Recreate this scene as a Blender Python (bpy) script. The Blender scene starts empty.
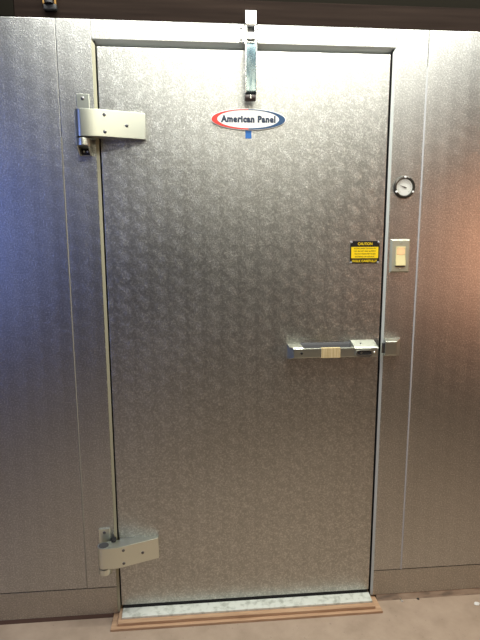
import bpy, bmesh, math
from mathutils import Vector, Matrix
DZ = -.066                      # survey heights -> floor at 0
PI = math.pi
C = bpy.context.scene.collection
sc = bpy.context.scene

# ------------------------------------------------------------------ materials
def mat(name, col=(.8,.8,.8), rough=.5, metal=0., emit=None, es=0., spec=None):
    m = bpy.data.materials.new(name); m.use_nodes = True
    b = m.node_tree.nodes['Principled BSDF']
    b.inputs['Base Color'].default_value = (*col, 1)
    b.inputs['Roughness'].default_value = rough
    b.inputs['Metallic'].default_value = metal
    if spec is not None: b.inputs['Specular IOR Level'].default_value = spec
    if emit: b.inputs['Emission Color'].default_value = (*emit, 1); b.inputs['Emission Strength'].default_value = es
    return m
class NT:
    def __init__(s, m): s.t = m.node_tree; s.b = s.t.nodes['Principled BSDF']
    def n(s, typ, ins=(), **kw):
        nd = s.t.nodes.new(typ)
        for k, v in kw.items(): setattr(nd, k, v)
        for i, v in (ins.items() if isinstance(ins, dict) else enumerate(ins)):
            if v is None: continue
            if isinstance(v, bpy.types.NodeSocket): s.t.links.new(v, nd.inputs[i])
            else: nd.inputs[i].default_value = v
        return nd
    def m(s, op, a, b=None): return s.n('ShaderNodeMath', (a, b), operation=op).outputs[0]
    def l(s, a, b): s.t.links.new(a, s.b.inputs[b])
    def ramp(s, f, stops):
        r = s.n('ShaderNodeValToRGB', (f,)); e = r.color_ramp.elements
        while len(e) < len(stops): e.new(.5)
        for x, (p, c) in zip(e, stops): x.position = p; x.color = (*c, 1) if len(c) == 3 else c
        return r.outputs[0]
def g(v): return (v, v, v)

def embossed(name, col, rough, patch=1., seed=0.):
    m = mat(name, col, rough, 1.); t = NT(m)
    P = t.n('ShaderNodeNewGeometry').outputs['Position']
    S = t.n('ShaderNodeSeparateXYZ', (P,)).outputs
    # the roll pattern: the same leaf-like patch repeats every few centimetres
    a = t.m('MULTIPLY', S[0], 2*PI/.058)
    b = t.m('ADD', t.m('MULTIPLY', S[2], 2*PI/.058), t.m('MULTIPLY', S[0], PI/.058))
    vec = t.n('ShaderNodeCombineXYZ', (t.m('COSINE', a), t.m('SINE', a), t.m('COSINE', b))).outputs[0]
    n4 = t.n('ShaderNodeTexNoise', {'Vector': vec, 'W': t.m('ADD', t.m('SINE', b), seed), 'Scale': .34, 'Detail': 2.}, noise_dimensions='4D').outputs[0]
    pm = t.ramp(n4, [(.38, g(0.)), (.64, g(1.))])
    fine = t.n('ShaderNodeTexNoise', {'Vector': P, 'Scale': 420., 'Detail': 2.}).outputs[0]
    vor = t.n('ShaderNodeTexVoronoi', {'Vector': P, 'Scale': 300.}).outputs[0]
    hgt = t.m('ADD', fine, t.m('MULTIPLY', vor, .7))
    hgt = t.m('MULTIPLY', t.m('SUBTRACT', hgt, .75), t.m('ADD', t.m('MULTIPLY', pm, .8*patch), .55))
    bp = t.n('ShaderNodeBump', {'Strength': .6, 'Distance': .0011, 'Height': hgt})
    t.l(bp.outputs[0], 'Normal')
    big = t.n('ShaderNodeTexNoise', {'Vector': P, 'Scale': 2.2, 'Detail': 4.}).outputs[0]
    spark = t.ramp(t.n('ShaderNodeTexNoise', {'Vector': P, 'Scale': 210., 'Detail': 1.}).outputs[0], [(.46, g(.0)), (.70, g(1.))])
    v = t.m('ADD', t.m('ADD', t.m('MULTIPLY', pm, .13*patch), t.m('MULTIPLY', big, .22)), t.m('MULTIPLY', spark, .34))
    v = t.m('ADD', v, .63)
    t.l(t.n('ShaderNodeVectorMath', (tuple(col), ), operation='SCALE').outputs[0], 'Base Color')
    sc_ = t.t.nodes[-1]; t.t.links.new(v, sc_.inputs['Scale'])
    t.l(t.m('ADD', t.m('MULTIPLY', big, .14), rough-.07), 'Roughness')
    return m
M = {}
M['panel'] = embossed('embossed_galvanised_metal', (.60,.60,.575), .375, .45)
M['door'] = embossed('embossed_door_metal', (.58,.58,.55), .38, .7, .7)
M['base'] = embossed('scuffed_kick_metal', (.56,.54,.50), .38, .3)
M['bright'] = mat('satin_cast_metal', (.74,.77,.68), .34, 1.)
M['trough'] = mat('painted_hollow_shade', (.04,.04,.043), .45, spec=.3)  # near-black colour paints in the shade inside the grip trough
M['chrome'] = mat('chrome', (.84,.84,.82), .24, 1.)
M['bluechrome'] = mat('film_covered_chrome', (.52,.62,.66), .20, 1.)
t = NT(M['bluechrome']); P = t.n('ShaderNodeNewGeometry').outputs['Position']
w = t.n('ShaderNodeTexNoise', {'Vector': t.n('ShaderNodeMapping', {'Vector': P, 'Scale': (60,1,22)}).outputs[0], 'Scale': 1., 'Detail': 3.}).outputs[0]
t.l(t.ramp(w, [(.35,(.14,.22,.27)),(.65,(.34,.43,.47))]), 'Base Color')
M['pin'] = mat('dull_pin_steel', (.20,.20,.20), .35, 1.)
M['pindark'] = mat('dark_pin_end', (.06,.06,.06), .6, .3)
M['dark'] = mat('black_rubber_and_shade', (.012,.012,.013), .6)
M['gap'] = mat('dark_gasket', (.02,.02,.02), .8)
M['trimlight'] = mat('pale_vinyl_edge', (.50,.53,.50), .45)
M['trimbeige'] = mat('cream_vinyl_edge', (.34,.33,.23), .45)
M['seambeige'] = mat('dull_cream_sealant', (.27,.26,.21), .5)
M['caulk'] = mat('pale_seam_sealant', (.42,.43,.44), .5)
M['roller'] = mat('brown_roller', (.045,.032,.028), .5)
M['steelplate'] = mat('brushed_switch_plate', (.50,.51,.40), .5, .6)
M['ivory'] = mat('ivory_plastic', (.76,.68,.36), .4)
M['glow'] = mat('lit_amber_lens', (.78,.60,.33), .4, 0., (1.,.38,.13), .9)
t = NT(M['glow']); tc = t.n('ShaderNodeTexCoord').outputs['Generated']
d = t.n('ShaderNodeVectorMath', (tc, (.5,.5,.5)), operation='DISTANCE').outputs['Value']
t.l(t.ramp(d, [(.0,(1.,.32,.12)),(.75,(.0,.0,.0))]), 'Emission Color')
M['white'] = mat('white_enamel', (.86,.87,.84), .35)
M['red'] = mat('red_enamel', (.62,.05,.04), .35)
M['blue'] = mat('navy_enamel', (.012,.06,.15), .35)
M['ink'] = mat('navy_lettering', (.02,.035,.07), .5)
M['bluetape'] = mat('blue_tape', (.015,.13,.42), .6)
M['black'] = mat('black_sign_print', (.012,.012,.012), .4)
M['yellow'] = mat('yellow_sign_print', (.95,.68,.01), .45)
M['bezel'] = mat('dark_bezel', (.06,.055,.045), .3, .6)
M['dial'] = mat('dial_face', (.66,.67,.62), .35)
M['needle'] = mat('needle_black', (.10,.09,.08), .5)
M['chip'] = mat('white_chip', (.8,.8,.76), .6)
M['tape'] = mat('tan_masking_tape', (.62,.50,.26), .65)
t = NT(M['tape']); P = t.n('ShaderNodeNewGeometry').outputs['Position']
w = t.n('ShaderNodeTexNoise', {'Vector': t.n('ShaderNodeMapping', {'Vector': P, 'Scale': (160,1,8)}).outputs[0], 'Scale': 1., 'Detail': 2.}).outputs[0]
t.l(t.ramp(w, [(.3,(.48,.37,.17)),(.7,(.74,.62,.36))]), 'Base Color')

M['wood'] = mat('raw_plywood', (.5,.32,.16), .7); t = NT(M['wood']); P = t.n('ShaderNodeNewGeometry').outputs['Position']
w = t.n('ShaderNodeTexNoise', {'Vector': t.n('ShaderNodeMapping', {'Vector': P, 'Scale': (6,60,60)}).outputs[0], 'Scale': 1.5, 'Detail': 6., 'Distortion': .6}).outputs[0]
t.l(t.ramp(w, [(.3,(.42,.255,.145)),(.55,(.54,.35,.21)),(.75,(.60,.41,.26))]), 'Base Color')
M['alu'] = mat('worn_aluminium_sill', (.72,.76,.68), .45, .0); t = NT(M['alu']); P = t.n('ShaderNodeNewGeometry').outputs['Position']
w = t.n('ShaderNodeTexNoise', {'Vector': P, 'Scale': 45., 'Detail': 5.}).outputs[0]
t.l(t.ramp(w, [(.3,(.46,.49,.42)),(.5,(.74,.78,.70)),(1.,(.80,.84,.77))]), 'Base Color')

M['floor'] = mat('worn_painted_concrete', (.4,.32,.26), .6); t = NT(M['floor']); P = t.n('ShaderNodeNewGeometry').outputs['Position']
w = t.n('ShaderNodeTexNoise', {'Vector': P, 'Scale': 9., 'Detail': 8., 'Roughness': .6}).outputs[0]
base = t.ramp(w, [(.3,(.36,.275,.20)),(.5,(.43,.33,.245)),(.7,(.48,.375,.285))])
cr = t.n('ShaderNodeTexVoronoi', {'Vector': t.n('ShaderNodeMapping', {'Vector': P, 'Scale': (3,3,3)}).outputs[0], 'Scale': 6.}, feature='DISTANCE_TO_EDGE').outputs[0]
sp = t.n('ShaderNodeTexNoise', {'Vector': P, 'Scale': 70., 'Detail': 3.}).outputs[0]
spm = t.ramp(sp, [(.66, g(0.)), (.74, g(1.))])
mx = t.n('ShaderNodeMix', data_type='RGBA'); t.t.links.new(t.m('MULTIPLY', spm, .45), mx.inputs[0]); t.t.links.new(base, mx.inputs[6]); mx.inputs[7].default_value = (.16,.12,.10,1)
t.l(mx.outputs[2], 'Base Color'); t.l(t.n('ShaderNodeBump', {'Strength': .2, 'Distance': .002, 'Height': w}).outputs[0], 'Normal')
M['cove'] = mat('stained_floor_sealant', (.3,.2,.14), .6); t = NT(M['cove']); P = t.n('ShaderNodeNewGeometry').outputs['Position']
w = t.n('ShaderNodeTexNoise', {'Vector': t.n('ShaderNodeMapping', {'Vector': P, 'Scale': (14,30,60)}).outputs[0], 'Scale': 1., 'Detail': 5.}).outputs[0]
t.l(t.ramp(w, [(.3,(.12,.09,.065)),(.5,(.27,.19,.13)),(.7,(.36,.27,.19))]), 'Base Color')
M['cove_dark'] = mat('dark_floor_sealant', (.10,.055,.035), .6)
M['beam'] = mat('dark_stained_wood', (.05,.032,.027), .8, spec=.04); t = NT(M['beam']); P = t.n('ShaderNodeNewGeometry').outputs['Position']
w = t.n('ShaderNodeTexNoise', {'Vector': t.n('ShaderNodeMapping', {'Vector': P, 'Scale': (3,30,60)}).outputs[0], 'Scale': 1., 'Detail': 5.}).outputs[0]
t.l(t.ramp(w, [(.3,(.010,.0065,.005)),(.7,(.018,.012,.009))]), 'Base Color')
M['ceil'] = mat('dark_ceiling', (.008,.007,.005), .9, spec=.03)
M['orange_edge'] = mat('painted_orange_light', (.30,.17,.05), .45, .7)

# ------------------------------------------------------------------ builders (survey coordinates)
def bm_box(bm, x0, x1, y0, y1, z0, z1, bev=0., seg=2):
    vs = [bm.verts.new((x, y, z)) for x in (x0,x1) for y in (y0,y1) for z in (z0,z1)]
    F = [(0,1,3,2),(4,6,7,5),(0,4,5,1),(2,3,7,6),(0,2,6,4),(1,5,7,3)]
    fs = [bm.faces.new([vs[i] for i in f]) for f in F]
    if bev: bmesh.ops.bevel(bm, geom=list({e for f in fs for e in f.edges}), offset=bev, segments=seg, profile=.5, affect='EDGES', clamp_overlap=True)
def bm_prism(bm, pts, axis, a, b, bev=0., seg=2):
    """outline pts extruded along an axis from a to b; pts are the two other coords in xyz order"""
    def v(p, h):
        return {'x': (h,p[0],p[1]), 'y': (p[0],h,p[1]), 'z': (p[0],p[1],h)}[axis]
    A = [bm.verts.new(v(p,a)) for p in pts]; B = [bm.verts.new(v(p,b)) for p in pts]; n = len(pts)
    fs = [bm.faces.new(A), bm.faces.new(B[::-1])]
    caps = list(fs)
    for i in range(n): fs.append(bm.faces.new((A[i],B[i],B[(i+1)%n],A[(i+1)%n])))
    bmesh.ops.recalc_face_normals(bm, faces=fs)
    if bev: bmesh.ops.bevel(bm, geom=list({e for f in caps for e in f.edges}), offset=bev, segments=seg, profile=.5, affect='EDGES', clamp_overlap=True)
def ell(cx, cz, rx, rz, n=48, a0=0, a1=2*PI, closed=True):
    k = n if closed else n-1
    return [(cx+rx*math.cos(a0+(a1-a0)*i/k), cz+rz*math.sin(a0+(a1-a0)*i/k)) for i in range(n)]
def bm_lathe(bm, prof, c, axis='y', n=28):
    """prof = (radius, height along axis); closed by end points with radius 0"""
    rings = []
    for r, h in prof:
        ring = []
        for i in range(n if r > 0 else 1):
            a = 2*PI*i/n; u, w_ = r*math.cos(a), r*math.sin(a)
            p = (u,h,w_) if axis == 'y' else ((u,w_,h) if axis == 'z' else (h,u,w_))
            ring.append(bm.verts.new((c[0]+p[0], c[1]+p[1], c[2]+p[2])))
        rings.append(ring)
    fs = []
    for A, B in zip(rings, rings[1:]):
        for i in range(n):
            q = []
            for v in (A[i%len(A)], A[(i+1)%n % len(A)], B[(i+1)%n % len(B)], B[i%len(B)]):
                if v not in q: q.append(v)
            if len(q) > 2: fs.append(bm.faces.new(q))
    bmesh.ops.recalc_face_normals(bm, faces=fs)
def origin(o): 
    v = Vector((0,0,0))
    while o: v += o.location; o = o.parent
    return v
def obj(name, bm, m, parent=None, loc=(0,0,0), smooth=True, label=None):
    me = bpy.data.meshes.new(name); 
    L = Vector((loc[0],loc[1],loc[2]+(DZ if not parent else 0)))
    if parent: off = origin(parent) ; 
    else: off = L
    bm.transform(Matrix.Translation(Vector((0,0,DZ)) - off))
    bm.normal_update(); bm.to_mesh(me); bm.free()
    me.materials.append(M[m] if isinstance(m, str) else m)
    if smooth:
        for p in me.polygons: p.use_smooth = True
        me.set_sharp_from_angle(angle=math.radians(32))
    o = bpy.data.objects.new(name, me); C.objects.link(o)
    if smooth:
        wn = o.modifiers.new('even_normals', 'WEIGHTED_NORMAL'); wn.keep_sharp = True; wn.weight = 100
    if parent: o.parent = parent
    else: o.location = L
    if label: o['label'] = label
    return o
def thing(name, label, cat, loc, group=None):
    o = bpy.data.objects.new(name, None); C.objects.link(o); o.location = (loc[0],loc[1],loc[2]+DZ)
    o.empty_display_size = .02
    o['label'] = label; o['category'] = cat
    if group: o['group'] = group
    return o
def tag(o, label, cat, group=None):
    o['label'] = label; o['category'] = cat
    if group: o['group'] = group
    return o
def struct(name, bm, m, loc=(0,0,0), label=None):
    o = obj(name, bm, m, None, loc); o['kind'] = 'structure'
    if label: o['label'] = label
    return o
def box(*a, **k):
    bm = bmesh.new(); bm_box(bm, *a, **k); return bm
def prism(*a, **k):
    bm = bmesh.new(); bm_prism(bm, *a, **k); return bm
def lathe(*a, **k):
    bm = bmesh.new(); bm_lathe(bm, *a, **k); return bm
def text_bm(s, size, cx, cz, y, width=None, height=None, bold=0., space=1.):
    cu = bpy.data.curves.new('lettering', 'FONT'); cu.body = s; cu.size = size; cu.align_x = 'CENTER'; cu.align_y = 'CENTER'
    cu.extrude = .0003; cu.offset = bold; cu.resolution_u = 3; cu.space_character = space
    to = bpy.data.objects.new('lettering_source', cu); C.objects.link(to)
    bpy.context.view_layer.update()
    me = bpy.data.meshes.new_from_object(to.evaluated_get(bpy.context.evaluated_depsgraph_get()))
    bm = bmesh.new(); bm.from_mesh(me)
    bpy.data.objects.remove(to); bpy.data.curves.remove(cu); bpy.data.meshes.remove(me)
    xs = [v.co.x for v in bm.verts]; ys = [v.co.y for v in bm.verts]
    sx = width/(max(xs)-min(xs)) if width else 1; sy = height/(max(ys)-min(ys)) if height else sx
    mx_, my_ = (max(xs)+min(xs))/2, (max(ys)+min(ys))/2
    for v in bm.verts:
        x, yy, z = v.co; v.co = (cx+(x-mx_)*sx, y - z, cz+(yy-my_)*sy)
    return bm

# ------------------------------------------------------------------ setting
XL, XR = -2.2, 2.2
ZT, ZB, ZK = 2.058, .184, .084
struct('floor', box(XL,XR,-3.4,.9,.036,.066), 'floor', (0,0,.066), 'worn beige painted concrete floor')
struct('wall_left', box(XL,-.5760,0,.09,ZB+.001,ZT,bev=.002), 'panel', (-1.4,0,ZB), 'embossed metal cooler wall panel on the left')
struct('wall_right', box(.5765,XR,0,.09,ZB+.001,ZT,bev=.002), 'panel', (1.4,0,ZB), 'embossed metal cooler wall panel on the right')
struct('trim_1', box(-.5748,-.4725,0,.09,ZB+.001,ZT,bev=.0015), 'panel', (-.52,0,ZB), 'metal door jamb on the hinge side')
struct('trim_2', box(.4705,.5752,0,.09,ZB+.001,ZT,bev=.0015), 'panel', (.52,0,ZB), 'metal door jamb on the latch side')
struct('trim_3', box(-.4718,.4698,0,.09,2.004,ZT,bev=.001), 'panel', (0,0,2.004), 'metal header above the door')
struct('baseboard_left', box(XL,-.4725,0,.09,ZK-.005,ZB-.001,bev=.0015), 'base', (-1.3,0,ZK), 'scuffed metal base strip left of the door')
struct('baseboard_right', box(.4705,XR,0,.09,ZK,ZB-.001,bev=.0015), 'base', (1.3,0,ZK), 'metal base strip right of the door')
# sealant beads in the two upright seams
def bead(x0, x1, z0, z1):
    n = 8; pts = [(x0,.001)] + [(x0+(x1-x0)*i/n, -.0002-.0012*math.sin(PI*i/n)) for i in range(n+1)] + [(x1,.001)]
    return prism(pts, 'z', z0, z1)
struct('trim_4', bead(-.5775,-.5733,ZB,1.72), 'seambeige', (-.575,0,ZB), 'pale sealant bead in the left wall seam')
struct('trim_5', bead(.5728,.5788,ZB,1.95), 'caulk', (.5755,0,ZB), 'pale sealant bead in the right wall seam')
# gasket backing behind all seams and the door gap
struct('trim_6', box(-.60,.60,.0905,.10,ZK,ZT), 'gap', (0,.095,ZK), 'dark backing behind the seams')
# pale edge strip that lines the opening (mitred, sloping inwards)
def lining(side):
    if side == 'top':
        yb, zt, zi, xo, xi, yo, yi = .034, 2.0035, 1.9885, -.4720, -.4630, .4700, .4615
        bm = bmesh.new()
        V = [bm.verts.new(p) for p in ((xo,0,zt),(yo,0,zt),(yi,yb,zi),(xi,yb,zi),(xo,.085,zt),(yo,.085,zt),(yi,.085,zi),(xi,.085,zi))]
    else:
        yb, zt, zi = .003, 2.0035, 1.9885
        o_, i_ = (-.4722,-.4632) if side == 'left' else (.4702,.4620)
        bm = bmesh.new()
        V = [bm.verts.new(p) for p in ((o_,-.0006,ZK),(o_,-.0006,zt),(i_,yb,zi),(i_,yb,ZK),(o_,.006,ZK),(o_,.006,zt),(i_,.006,zi),(i_,.006,ZK))]
    fs = [bm.faces.new([V[k] for k in f]) for f in ((0,1,2,3),(4,5,6,7),(0,1,5,4),(1,2,6,5),(2,3,7,6),(3,0,4,7))]
    bmesh.ops.recalc_face_normals(bm, faces=fs); return bm
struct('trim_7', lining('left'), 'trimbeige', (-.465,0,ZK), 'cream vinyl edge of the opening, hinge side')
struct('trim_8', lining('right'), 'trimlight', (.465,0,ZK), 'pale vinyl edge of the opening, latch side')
struct('trim_9', lining('top'), 'trimlight', (0,0,2.0), 'pale vinyl edge of the opening, top')
# floor sealant where the base metal ends
def cove(x0, x1, out, zt=.0838):
    return prism([(.02,zt),(.001,zt),(-.001,zt-.004),(-out*.6,.071),(-out,.0662),(.02,.0662)], 'x', x0, x1)
for k, (xa, xb) in ((14,(-.4722,-.4634)),(15,(.4622,.4702))):
    struct('trim_%d' % k, box(xa,xb,.0062,.085,ZK,2.0), 'gap', (xa,.04,ZK), 'dark gasket channel beside the door')
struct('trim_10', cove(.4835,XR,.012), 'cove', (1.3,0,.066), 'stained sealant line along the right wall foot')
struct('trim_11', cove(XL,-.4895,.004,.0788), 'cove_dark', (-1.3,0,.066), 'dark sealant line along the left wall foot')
# above the cooler: dark beam, wall and ceiling
struct('trim_12', box(-.692,XR,.004,.06,ZT+.0005,2.128,bev=.003), 'beam', (.7,.03,ZT), 'dark brown wooden beam above the panels')
struct('trim_13', box(XL,-.6925,.006,.06,ZT+.0045,2.118,bev=.003), 'ceil', (-1.3,.03,ZT), 'blackened beam above the left panel')
struct('wall_back', box(XL,XR,.062,.09,ZT+.001,2.45), 'ceil', (0,.07,ZT), 'dark wall above the cooler')
struct('ceiling', box(XL,XR,-3.4,.09,2.451,2.49), 'ceil', (0,-1.5,2.45), 'dark ceiling')

# ------------------------------------------------------------------ door
YF = .002
dr = obj('door_1', box(-.4590,.4550,YF,.085,.1065,1.9845,bev=.0035,seg=3), 'door', None, (0,.04,.1065))
dr['kind'] = 'structure'; dr['label'] = 'embossed metal cooler door in a pale edged frame'
obj('gasket', box(-.4520,.4500,.0062,.07,.0872,.106), 'gap', dr)

def screw_bm(x, y, z, r=.0042, h=.0022):
    bm = bmesh.new()
    bm_lathe(bm, [(0,-h),(r*.22,-h),(r*.25,-h*.45),(r*.35,-h*.95),(r*.75,-h*.75),(r,-h*.2),(r,.0006),(0,.0006)], (x,y,z), 'y', 16); return bm

# door handle, the long cast latch bar
hp = [(.0014,1.004),(.0014,1.0650),(-.042,1.0535),(-.050,1.0510),(-.0535,1.0480),(-.0535,1.0210),(-.050,1.0180),(-.042,1.0150)]
hpl = [(.0014,1.004),(.0014,1.0560),(-.042,1.0545),(-.050,1.0530),(-.0535,1.0495),(-.0535,1.0210),(-.050,1.0180),(-.042,1.0150)]
def hprof(k): return hp
handle = obj('door_handle', box(.1775,.3525,-.0530,-.043,1.0182,1.0500,bev=.0025), 'bright', dr, label='long chrome latch handle bar')
def endblock(x0, x1, chl=.0, chr_=.0, hp=hp):
    """solid end of the handle down to the door, top sloping towards the viewer"""
    bm = bmesh.new()
    n = len(hp); 
    A = [bm.verts.new((x0+chl*max(0,(-y-.042)/.0115), y, z)) for y, z in hp]; B = [bm.verts.new((x1 if y > -.03 else x1-chr_, y, z)) for y, z in hp]
    fs = [bm.faces.new(A), bm.faces.new(B[::-1])] + [bm.faces.new((A[i],B[i],B[(i+1)%n],A[(i+1)%n])) for i in range(n)]
    bmesh.ops.recalc_face_normals(bm, faces=fs); return bm
obj('end_block', endblock(.1335,.178,.0135,0,hpl), 'bright', handle)
# latch end with an oval lock recess
bm = endblock(.352,.4345,0,.003)
obj('end_block', bm, 'bright', handle)
# curved grip trough behind the bar
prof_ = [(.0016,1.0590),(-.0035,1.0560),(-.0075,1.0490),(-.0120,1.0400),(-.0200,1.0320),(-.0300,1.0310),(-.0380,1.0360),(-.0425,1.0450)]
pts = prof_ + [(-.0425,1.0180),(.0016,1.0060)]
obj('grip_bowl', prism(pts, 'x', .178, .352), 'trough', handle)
# flared corners of the finger opening
for x0, x1 in ((.178,.192),(.352,.338)):
    pts = [(x0,1.0665),(x0,1.040),(x1,1.0500),(x0+(x1-x0)*.45,1.0535),(x0+(x1-x0)*.12,1.0590)]
    obj('shoulder', prism([(x0,.0014),(x0,-.052),(x1,-.052),(x0+(x1-x0)*.4,-.038),(x0+(x1-x0)*.12,-.02)], 'z', 1.036, 1.0495), 'bright', handle)
tp = obj('tape_patch', box(.2385,.3030,-.0549,-.0425,1.0172,1.0510,bev=.0006), 'tape', handle, label='tan masking tape wrapped round the bar')
# oval lock recess: dark pocket with raised rim and key cylinder
bm = bmesh.new(); 
def stadium(cx, cz, hx, hz, n=10):
    r = hz; p = []
    for i in range(n+1): a = -PI/2+PI*i/n; p.append((cx+hx-r+r*math.cos(a), cz+r*math.sin(a)))
    for i in range(n+1): a = PI/2+PI*i/n; p.append((cx-hx+r+r*math.cos(a), cz+r*math.sin(a)))
    return p
def ring(bm, O, I, y0, y1):
    n = len(O); vo=[bm.verts.new((p[0],y0,p[1])) for p in O]; vi=[bm.verts.new((p[0],y0,p[1])) for p in I]
    wo=[bm.verts.new((p[0],y1,p[1])) for p in O]; wi=[bm.verts.new((p[0],y1,p[1])) for p in I]; fs=[]
    for i in range(n):
        j=(i+1)%n
        fs += [bm.faces.new((vo[i],vo[j],vi[j],vi[i])), bm.faces.new((wo[i],wi[i],wi[j],wo[j])), bm.faces.new((vo[i],wo[i],wo[j],vo[j])), bm.faces.new((vi[i],vi[j],wi[j],wi[i]))]
    bmesh.ops.recalc_face_normals(bm, faces=fs)
ring(bm, stadium(.3840,1.0300,.0285,.0112), stadium(.3840,1.0325,.0240,.0062), -.0572, -.053)
lk = obj('lock_rim', bm, 'chrome', handle)
obj('lock_pocket', prism(stadium(.3840,1.0325,.0250,.0070), 'y', -.0540, -.0500), 'dark', handle)
obj('key_cylinder', lathe([(0,-.003),(.0042,-.003),(.0046,-.002),(.0046,.004),(0,.004)], (.374,-.0540,1.0325), 'y', 16), 'chrome', handle)
obj('screw', screw_bm(.4210,-.0535,1.0330,.0040), 'bright', handle)
obj('screw', screw_bm(.1725,-.0535,1.0350,.0046), 'dark', handle)
obj('screw', lathe([(0,.0012),(.003,.0010),(.003,-.002),(0,-.002)], (.380,-.026,1.0590), 'z', 12), 'pin', handle)

# strike on the latch jamb
st = thing('latch_strike', 'short blocky chrome latch keeper on the jamb right of the handle', 'latch', (.497,0,1.003))
bm = bmesh.new()
V0 = [(.4720,0,1.006),(.5305,0,1.006),(.5305,0,1.0680),(.4720,0,1.0680)]
V1 = [(.4600,-.044,1.0190),(.5010,-.044,1.0190),(.5010,-.044,1.0665),(.4600,-.044,1.0665)]
A = [bm.verts.new(p) for p in V0]; B = [bm.verts.new(p) for p in V1]
fs = [bm.faces.new(A), bm.faces.new(B[::-1])] + [bm.faces.new((A[i],B[i],B[(i+1)%4],A[(i+1)%4])) for i in range(4)]
bmesh.ops.recalc_face_normals(bm, faces=fs)
bmesh.ops.bevel(bm, geom=bm.edges[:], offset=.0022, segments=3, profile=.5, affect='EDGES')
obj('housing', bm, 'bright', st)
obj('catch_roller', lathe([(0,-.017),(.006,-.017),(.006,.017),(0,.017)], (.4610,-.026,1.041), 'z', 16), 'pin', st)

# ------------------------------------------------------------------ hinges
def hinge(z0, bt, bb, label):
    t = thing('strap_hinge', label, 'hinge', (-.503,0,bb), 'satin metal strap hinges of the cooler door')
    z1 = z0+.0775
    cx, cy, r = -.5030, -.0390, .0210
    arc = [(cx+r*math.cos(a), cy+r*math.sin(a)) for a in [PI*.62+i*(PI*.88)/14 for i in range(15)]]
    pts = arc + [(-.4560,-.0590),(-.322,-.0130),(-.3195,-.0110),(-.3195,YF-.0006),(-.4530,YF-.0006),(-.4530,-.0090),(-.480,-.0150)]
    obj('strap', prism(pts, 'z', z0, z1, bev=.0012), 'bright', t)
    for x, z in ((-.4360,.0625),(-.4360,.0140),(-.3735,.0365)):
        yf = -.0590 + (x+.456)*(.046/.134)
        obj('screw', screw_bm(x, yf+.0004, z0+z, .0054, .0032), 'pin', t)
    obj('barrel_pin', lathe([(0,.0012),(.0160,.0012),(.0168,.0004),(.0168,-.0840),(.0150,-.0855),(0,-.0855)], (cx,cy,z1), 'z', 28), 'pindark', t, label='dull dark round pin end')
    br = obj('bracket', box(-.5240,-.4860,-.0060,0,bb,bt,bev=.0015), 'bright', t)
    obj('screw', screw_bm(-.5050,-.0060,bt-.0135,.0054), 'pin', br)
    pts = [(cx+.0205*math.cos(a), cy+.0205*math.sin(a)) for a in [PI+i*PI/12 for i in range(13)]] + [(cx+.0205,-.006),(cx-.0205,-.006)]
    obj('knuckle', prism(pts, 'z', z0-.0260, z0-.0040, bev=.002), 'bright', br)
    for s in (-1, 1):
        x = cx+s*.0165
        obj('cheek', prism([(-.006,z0-.0265),(-.048,z0-.0265),(-.016,bb+.002),(-.006,bb)], 'x', x-.0022, x+.0022), 'bright', br)
    obj('recess_shade_slab', box(-.5170,-.4900,-.0068,-.0058,bb+.0025,z0-.027), 'dark', br)  # thin black slab paints in the shadow of the open bracket channel
    for s in (-.0055,.0055): obj('screw', screw_bm(cx+s,-.0068,bb+.013,.0032), 'bright', br)
    obj('stop_block', box(-.4800,-.4650,-.0240,.0003,z1-.006,z1+.0070,bev=.003), 'dark', t, label='small black rubber block')
hinge(1.7145, 1.846, 1.6645, 'upper strap hinge with its leaf across the door edge near the top')
hinge(.2950, .413, .2450, 'lower strap hinge near the threshold with a dark pin end on top')

# ------------------------------------------------------------------ door closer at the head of the door
cl = thing('door_closer', 'chrome spring door closer with a hanging bar at the top of the door', 'door closer', (.003,0,1.83))
bk = obj('mount_plate', box(-.0280,.0340,-.0035,0,2.0055,2.050,bev=.0012), 'chrome', cl)
for x in (-.0215,.0275):
    for z in (2.0115,2.0440): obj('screw', screw_bm(x,-.0035,z,.0042), 'pin', bk)
bd = bmesh.new()
for s in (-1, 1):       # two cheeks
    bm_box(bd, .0055+s*.0145-.0028, .0055+s*.0145+.0028, -.030, -.0035, 1.990, 2.056, bev=.001)
bm_box(bd, -.0118, .0228, -.034, -.004, 2.043, 2.0865, bev=.004, seg=3)
bm_box(bd, -.0085, .0195, -.034, -.008, 2.004, 2.023, bev=.002)
obj('body', bd, 'chrome', cl, label='bright chrome spring housing')
obj('window', box(-.0085,.0195,-.010,-.0062,2.0235,2.0425), 'pin', cl)
obj('hinge_pin', lathe([(0,-.020),(.0052,-.020),(.0052,.020),(0,.020)], (.0045,-.024,1.9980), 'x', 20), 'chrome', cl)
bm = bmesh.new()
bm_prism(bm, [(-.030,1.996),(-.036,1.990),(-.036,1.860),(-.033,1.848),(-.027,1.846),(-.027,1.858),(-.030,1.985),(-.024,1.996)], 'x', -.0105, .0215, bev=.001)
arm = obj('arm', bm, 'bluechrome', cl, label='bluish grey chrome bar')
obj('edge_rail', box(-.0125,-.0095,-.0385,-.024,1.850,1.992,bev=.001), 'chrome', arm)
obj('edge_rail', box(.0200,.0232,-.0385,-.024,1.850,1.992,bev=.001), 'chrome', arm)
obj('roller', lathe([(0,-.0165),(.0095,-.0165),(.0110,-.014),(.0110,.014),(.0095,.0165),(0,.0165)], (.0045,-.0240,1.8395), 'x', 24), 'roller', cl, label='dark brown roller')
obj('axle', box(.0020,.0065,-.0362,-.022,1.834,1.846,bev=.001), 'chrome', cl)

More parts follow.
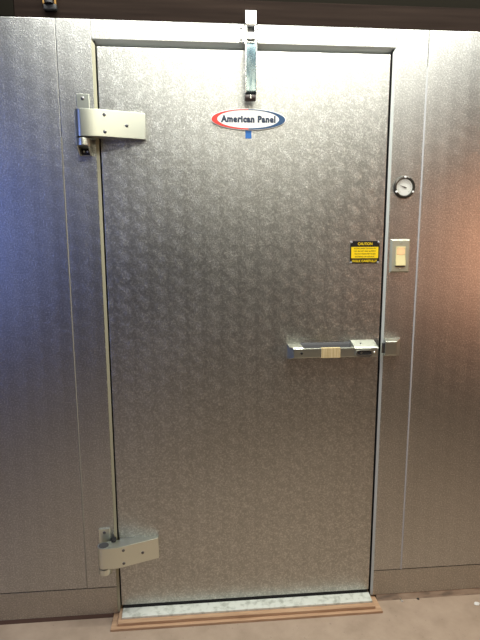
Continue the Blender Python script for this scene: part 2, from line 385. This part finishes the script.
# ------------------------------------------------------------------ nameplate
bc = (.0015, 1.7805)
sg = thing('nameplate', 'oval American Panel nameplate in white, red and blue on the door', 'nameplate', (bc[0],YF,bc[1]-.032))
y0 = YF
obj('plate', prism(ell(bc[0],bc[1],.1190,.0325,64), 'y', y0-.0040, y0, bev=.0008), 'white', sg)
def crescent(sgn):
    a0, a1 = (PI/2, 3*PI/2) if sgn < 0 else (-PI/2, PI/2)
    O = ell(bc[0],bc[1],.1165,.0305,40,a0,a1,False); I = ell(bc[0]-.001,bc[1]+.0010,.0975,.0275,40,a0,a1,False)
    return prism(O+I[::-1], 'y', y0-.0046, y0-.0038)
obj('red_band', crescent(-1), 'red', sg); obj('blue_band', crescent(1), 'blue', sg)
obj('lettering', text_bm('American Panel', .03, bc[0]-.001, bc[1]+.001, y0-.0043, .173, .0215, .0018, 1.13), 'ink', sg)
tg = obj('tape_strip', box(-.0085,.0110,y0-.0010,y0,1.7235,1.7535), 'bluetape'); tag(tg, 'small blue tape strip on the door just below the oval nameplate', 'tape')

# ------------------------------------------------------------------ caution sign
x0, x1, z0, z1 = .3425, .4420, 1.3265, 1.4010; c = .0065
cs = thing('caution_sign', 'black and yellow caution sign on the door above the handle', 'sign', ((x0+x1)/2,YF,z0))
oct_ = [(x0+c,z0),(x1-c,z0),(x1-c,z0+c),(x1,z0+c),(x1,z1-c),(x1-c,z1-c),(x1-c,z1),(x0+c,z1),(x0+c,z1-c),(x0,z1-c),(x0,z0+c),(x0+c,z0+c)]
obj('backing', prism(oct_, 'y', YF-.0016, YF), 'black', cs)
obj('yellow_panel', box(x0+.0035,x1-.0035,YF-.0020,YF-.0014,1.3440,1.3815), 'yellow', cs)
cx = (x0+x1)/2
obj('lettering', text_bm('CAUTION', .012, cx, 1.3918, YF-.0016, .050, .0088, .0002), 'yellow', cs)
obj('lettering', text_bm('WALK CAREFULLY', .012, cx, 1.3348, YF-.0016, .086, .0082, .0002), 'yellow', cs)
for k, s in enumerate(('FLOORS INSIDE THE WALK-IN', 'MAY BE WET AND SLIPPERY', 'WATCH YOUR STEP WHEN', 'ENTERING OR LEAVING')):
    obj('lettering', text_bm(s, .006, cx, 1.3767-k*.0091, YF-.0020, (.074,.074,.073,.066)[k], .0042, 0.), 'black', cs)
for x in (x0+.0035, x1-.0035):
    for z in (z0+.0035, z1-.0035):
        obj('rivet', screw_bm(x, YF-.0014, z, .0034, .0014), 'caulk', cs)

# ------------------------------------------------------------------ thermometer
tc = (.517, 1.5755)
th = thing('dial_thermometer', 'round dial thermometer with dark rim on the jamb above the switch', 'thermometer', (tc[0],0,tc[1]-.036))
bm = bmesh.new(); bm_lathe(bm, [(.0270,-.0035),(.0285,-.0080),(.0315,-.0085),(.0350,-.0065),(.0362,-.0020),(.0362,.0008),(.0270,.0008),(.0270,-.0035)], (tc[0],0,tc[1]), 'y', 56)
obj('bezel', bm, 'bezel', th)
dl = obj('dial', lathe([(0,-.0040),(.0268,-.0040),(.0272,-.0030),(.0272,0),(0,0)], (tc[0],0,tc[1]), 'y', 48), 'dial', th)
tk = bmesh.new()
for i in range(21):
    a = math.radians(225-270*i/20); r0, r1 = (.0205 if i%5 else .0185), .0232
    ca, sa = math.cos(a), math.sin(a); w_ = .00035
    pts = [(tc[0]+r0*ca-w_*sa, tc[1]+r0*sa+w_*ca),(tc[0]+r1*ca-w_*sa, tc[1]+r1*sa+w_*ca),(tc[0]+r1*ca+w_*sa, tc[1]+r1*sa-w_*ca),(tc[0]+r0*ca+w_*sa, tc[1]+r0*sa-w_*ca)]
    bm_prism(tk, pts, 'y', -.0043, -.0039)
obj('scale', tk, 'needle', dl)
a = math.radians(160); ca, sa = math.cos(a), math.sin(a)
def npt(r, w_): return (tc[0]+r*ca-w_*sa, tc[1]+r*sa+w_*ca)
obj('needle', prism([npt(-.007,.0014),npt(.003,.0016),npt(.0165,.0003),npt(.0165,-.0003),npt(.003,-.0016),npt(-.007,-.0014)], 'y', -.0054, -.0048), 'needle', dl)
obj('hub', lathe([(0,-.0062),(.0022,-.0060),(.0026,-.0040),(0,-.0040)], (tc[0],0,tc[1]), 'y', 16), 'needle', dl)
for a in (90, 208, 332):
    x, z = tc[0]+.0318*math.cos(math.radians(a)), tc[1]+.0318*math.sin(math.radians(a))
    obj('screw', screw_bm(x,-.0082,z,.0036,.0016), 'white', th, label='pale mounting screw')

# ------------------------------------------------------------------ light switch
x0, x1, z0, z1 = .4780, .5470, 1.2950, 1.4070; cx = (x0+x1)/2+.0005
sw = thing('light_switch', 'metal plate light switch with an ivory rocker glowing orange', 'light switch', (cx,0,z0))
bm = bmesh.new()
O = [(x0,z0),(x1,z0),(x1,z1),(x0,z1)]
V = [bm.verts.new((x,0,z)) for x, z in O]; Wv = [bm.verts.new((x+(.006 if x < cx else -.006), -.0065, z+(.005 if z < 1.35 else -.005))) for x, z in O]
fs = [bm.faces.new(V), bm.faces.new(Wv[::-1])] + [bm.faces.new((V[i],Wv[i],Wv[(i+1)%4],V[(i+1)%4])) for i in range(4)]
bmesh.ops.recalc_face_normals(bm, faces=fs); bmesh.ops.bevel(bm, geom=bm.edges[:], offset=.0008, segments=2, profile=.5, affect='EDGES')
pl = obj('cover_plate', bm, 'steelplate', sw)
obj('screw', screw_bm(cx,-.0065,1.3955,.0028), 'bright', pl); obj('screw', screw_bm(cx,-.0065,1.3075,.0028), 'bright', pl)
bm = bmesh.new()
bm_prism(bm, [(-.0060,1.3820),(-.0085,1.3820),(-.0080,1.3560),(-.0145,1.3215),(-.0145,1.3195),(-.0060,1.3185)], 'x', cx-.0165, cx+.0165, bev=.0008)
rk = obj('rocker', bm, 'ivory', sw)
obj('indicator', prism([(-.0080,1.3805),(-.0092,1.3800),(-.0088,1.3560),(-.0080,1.3550)], 'x', cx-.0135, cx+.0135, bev=.0003), 'glow', rk, label='glowing orange upper half')
obj('rocker_slot', box(cx-.0170,cx+.0170,-.0074,-.0060,1.3150,1.3190), 'dark', sw)

# ------------------------------------------------------------------ threshold
def slab(xf0, xf1, yf, xb0, xb1, yb, za, zb, bev=.0015):
    return prism([(xf0,yf),(xf1,yf),(xb1,yb),(xb0,yb)], 'z', za, zb, bev=bev)
lw = obj('wooden_board', slab(-.488,.4825,-.0745,-.4865,.4800,.060,.0660,.0752), 'wood', None, (0,0,.066)); tag(lw, 'lower and wider raw wooden board lying on the floor under the door', 'board', 'raw wooden boards under the threshold')
uw = obj('wooden_board', slab(-.4655,.4590,-.0620,-.4655,.4590,.060,.0753,.0868), 'wood', None, (0,0,.0753)); tag(uw, 'upper narrower wooden board directly under the pale metal sill', 'board', 'raw wooden boards under the threshold')
th_ = obj('threshold_plate', slab(-.4525,.4540,-.0435,-.4540,.4550,.004,.0869,.0945,.001), 'alu', None, (0,0,.087)); tag(th_, 'pale worn metal sill plate lying below the door', 'threshold')

# ------------------------------------------------------------------ small things
def lump(name, x, y, r, m, label, cat, sx=1., h=.5):
    bm = bmesh.new(); bmesh.ops.create_icosphere(bm, subdivisions=2, radius=r)
    for v in bm.verts:
        k = 1+.22*math.sin(9e2*v.co.x+3)*math.cos(7e2*v.co.y+1); v.co = Vector((v.co.x*sx*k, v.co.y*k, max(v.co.z,-.3*r)*h+.3*r*h))
    bmesh.ops.translate(bm, verts=bm.verts, vec=(x,y,.0661)); return tag(obj(name, bm, m, None, (x,y,.066)), label, cat)
lump('paint_chip', .848, -.0610, .0085, 'chip', 'white chip on the floor at the far right', 'chip', 1.35)
lump('pebble', .641, -.0150, .0052, 'dark', 'dark crumb on the floor close to the right wall foot', 'pebble')
# a small pale screw lying on the floor
fs_ = thing('loose_screw', 'tiny pale screw lying on the floor right of the wooden boards', 'screw', (.575,-.0250,.0661))
obj('head', lathe([(0,-.002),(.0042,-.0018),(.0042,0),(.0022,.0015),(0,.0015)], (.575,-.0250,.0705), 'y', 14), 'chip', fs_)
obj('shank', lathe([(0,0),(.0016,0),(.0014,.016),(0,.020)], (.575,-.0240,.0692), 'y', 12), 'bright', fs_)
# dark clamp against the beam, top left
cp = thing('pipe_clamp', 'black clamp with painted orange lit edges on the dark beam at upper left', 'clamp', (-.585,0,2.078))
obj('jaw', box(-.604,-.566,-.010,.0055,2.0775,2.0935,bev=.004), 'dark', cp)
for x in (-.6035,-.5705): obj('lit_side_edge', box(x-.0022,x+.0022,-.008,.0035,2.0936,2.14,bev=.0008), 'orange_edge', cp)  # orange strips paint in the light caught on the clamp's upright edges
obj('pipe', lathe([(0,0),(.0125,0),(.0125,.22),(0,.22)], (-.587,-.0095,2.0937), 'z', 20), 'dark', cp)

# ------------------------------------------------------------------ lights
def area(name, loc, target, sx, sy, power, col):
    L = bpy.data.lights.new(name, 'AREA'); L.shape = 'RECTANGLE'; L.size = sx; L.size_y = sy; L.energy = power; L.color = col
    o = bpy.data.objects.new(name, L); C.objects.link(o); o.location = Vector(loc)+Vector((0,0,DZ))
    d = Vector(target)-Vector(loc); o.rotation_euler = d.to_track_quat('-Z','Y').to_euler(); return o
area('added_top_edge_light', (.25,-.22,2.38), (.25,-.08,1.6), 2.1, .08, 25, (1.,1.,.93))  # added strip beside the main fixture, brightens the top edge of the wall
area('ceiling_panel_light', (.25,-.95,2.42), (.25,-.80,0), 1.6, .35, 23, (1.,1.,.91))
area('room_ceiling_light', (.4,-2.4,2.40), (.3,-.6,0), 1.0, .6, 9, (1.,.90,.68))
area('window_daylight', (-2.15,-1.85,1.60), (-.6,0,1.2), .7, 1.1, 10, (.24,.35,1.))
area('warm_lamp', (1.95,-1.3,1.35), (.9,0,1.2), .45, .5, 6, (1.,.48,.28))
w = bpy.data.worlds.new('world'); sc.world = w; w.use_nodes = True
w.node_tree.nodes['Background'].inputs[0].default_value = (.50,.45,.40,1); w.node_tree.nodes['Background'].inputs[1].default_value = .03

# ------------------------------------------------------------------ camera
yaw, pit, rol = -.0893, .1655, -.0032; fpx = 520.
c_, s_ = math.cos(yaw), math.sin(yaw)
r = Vector((c_,s_,0)); fw = Vector((-s_,c_,0)); up = Vector((0,0,1))
fw2 = fw*math.cos(pit)-up*math.sin(pit); up2 = up*math.cos(pit)+fw*math.sin(pit)
r3 = r*math.cos(rol)+up2*math.sin(rol); u3 = up2*math.cos(rol)-r*math.sin(rol)
cd = bpy.data.cameras.new('camera'); cam = bpy.data.objects.new('camera', cd); C.objects.link(cam)
R = Matrix((r3, u3, -fw2)).transposed()
cam.matrix_world = Matrix.Translation(Vector((-.1804,-1.7077,1.4281+DZ))) @ R.to_4x4()
cd.sensor_fit = 'VERTICAL'; cd.sensor_height = 24; cd.lens = 24*fpx/640; cd.clip_start = .01
sc.camera = cam
vs = sc.view_settings; vs.view_transform = 'Standard'; vs.look = 'None'; vs.gamma = 1; vs.use_curve_mapping = False; vs.exposure = 0.
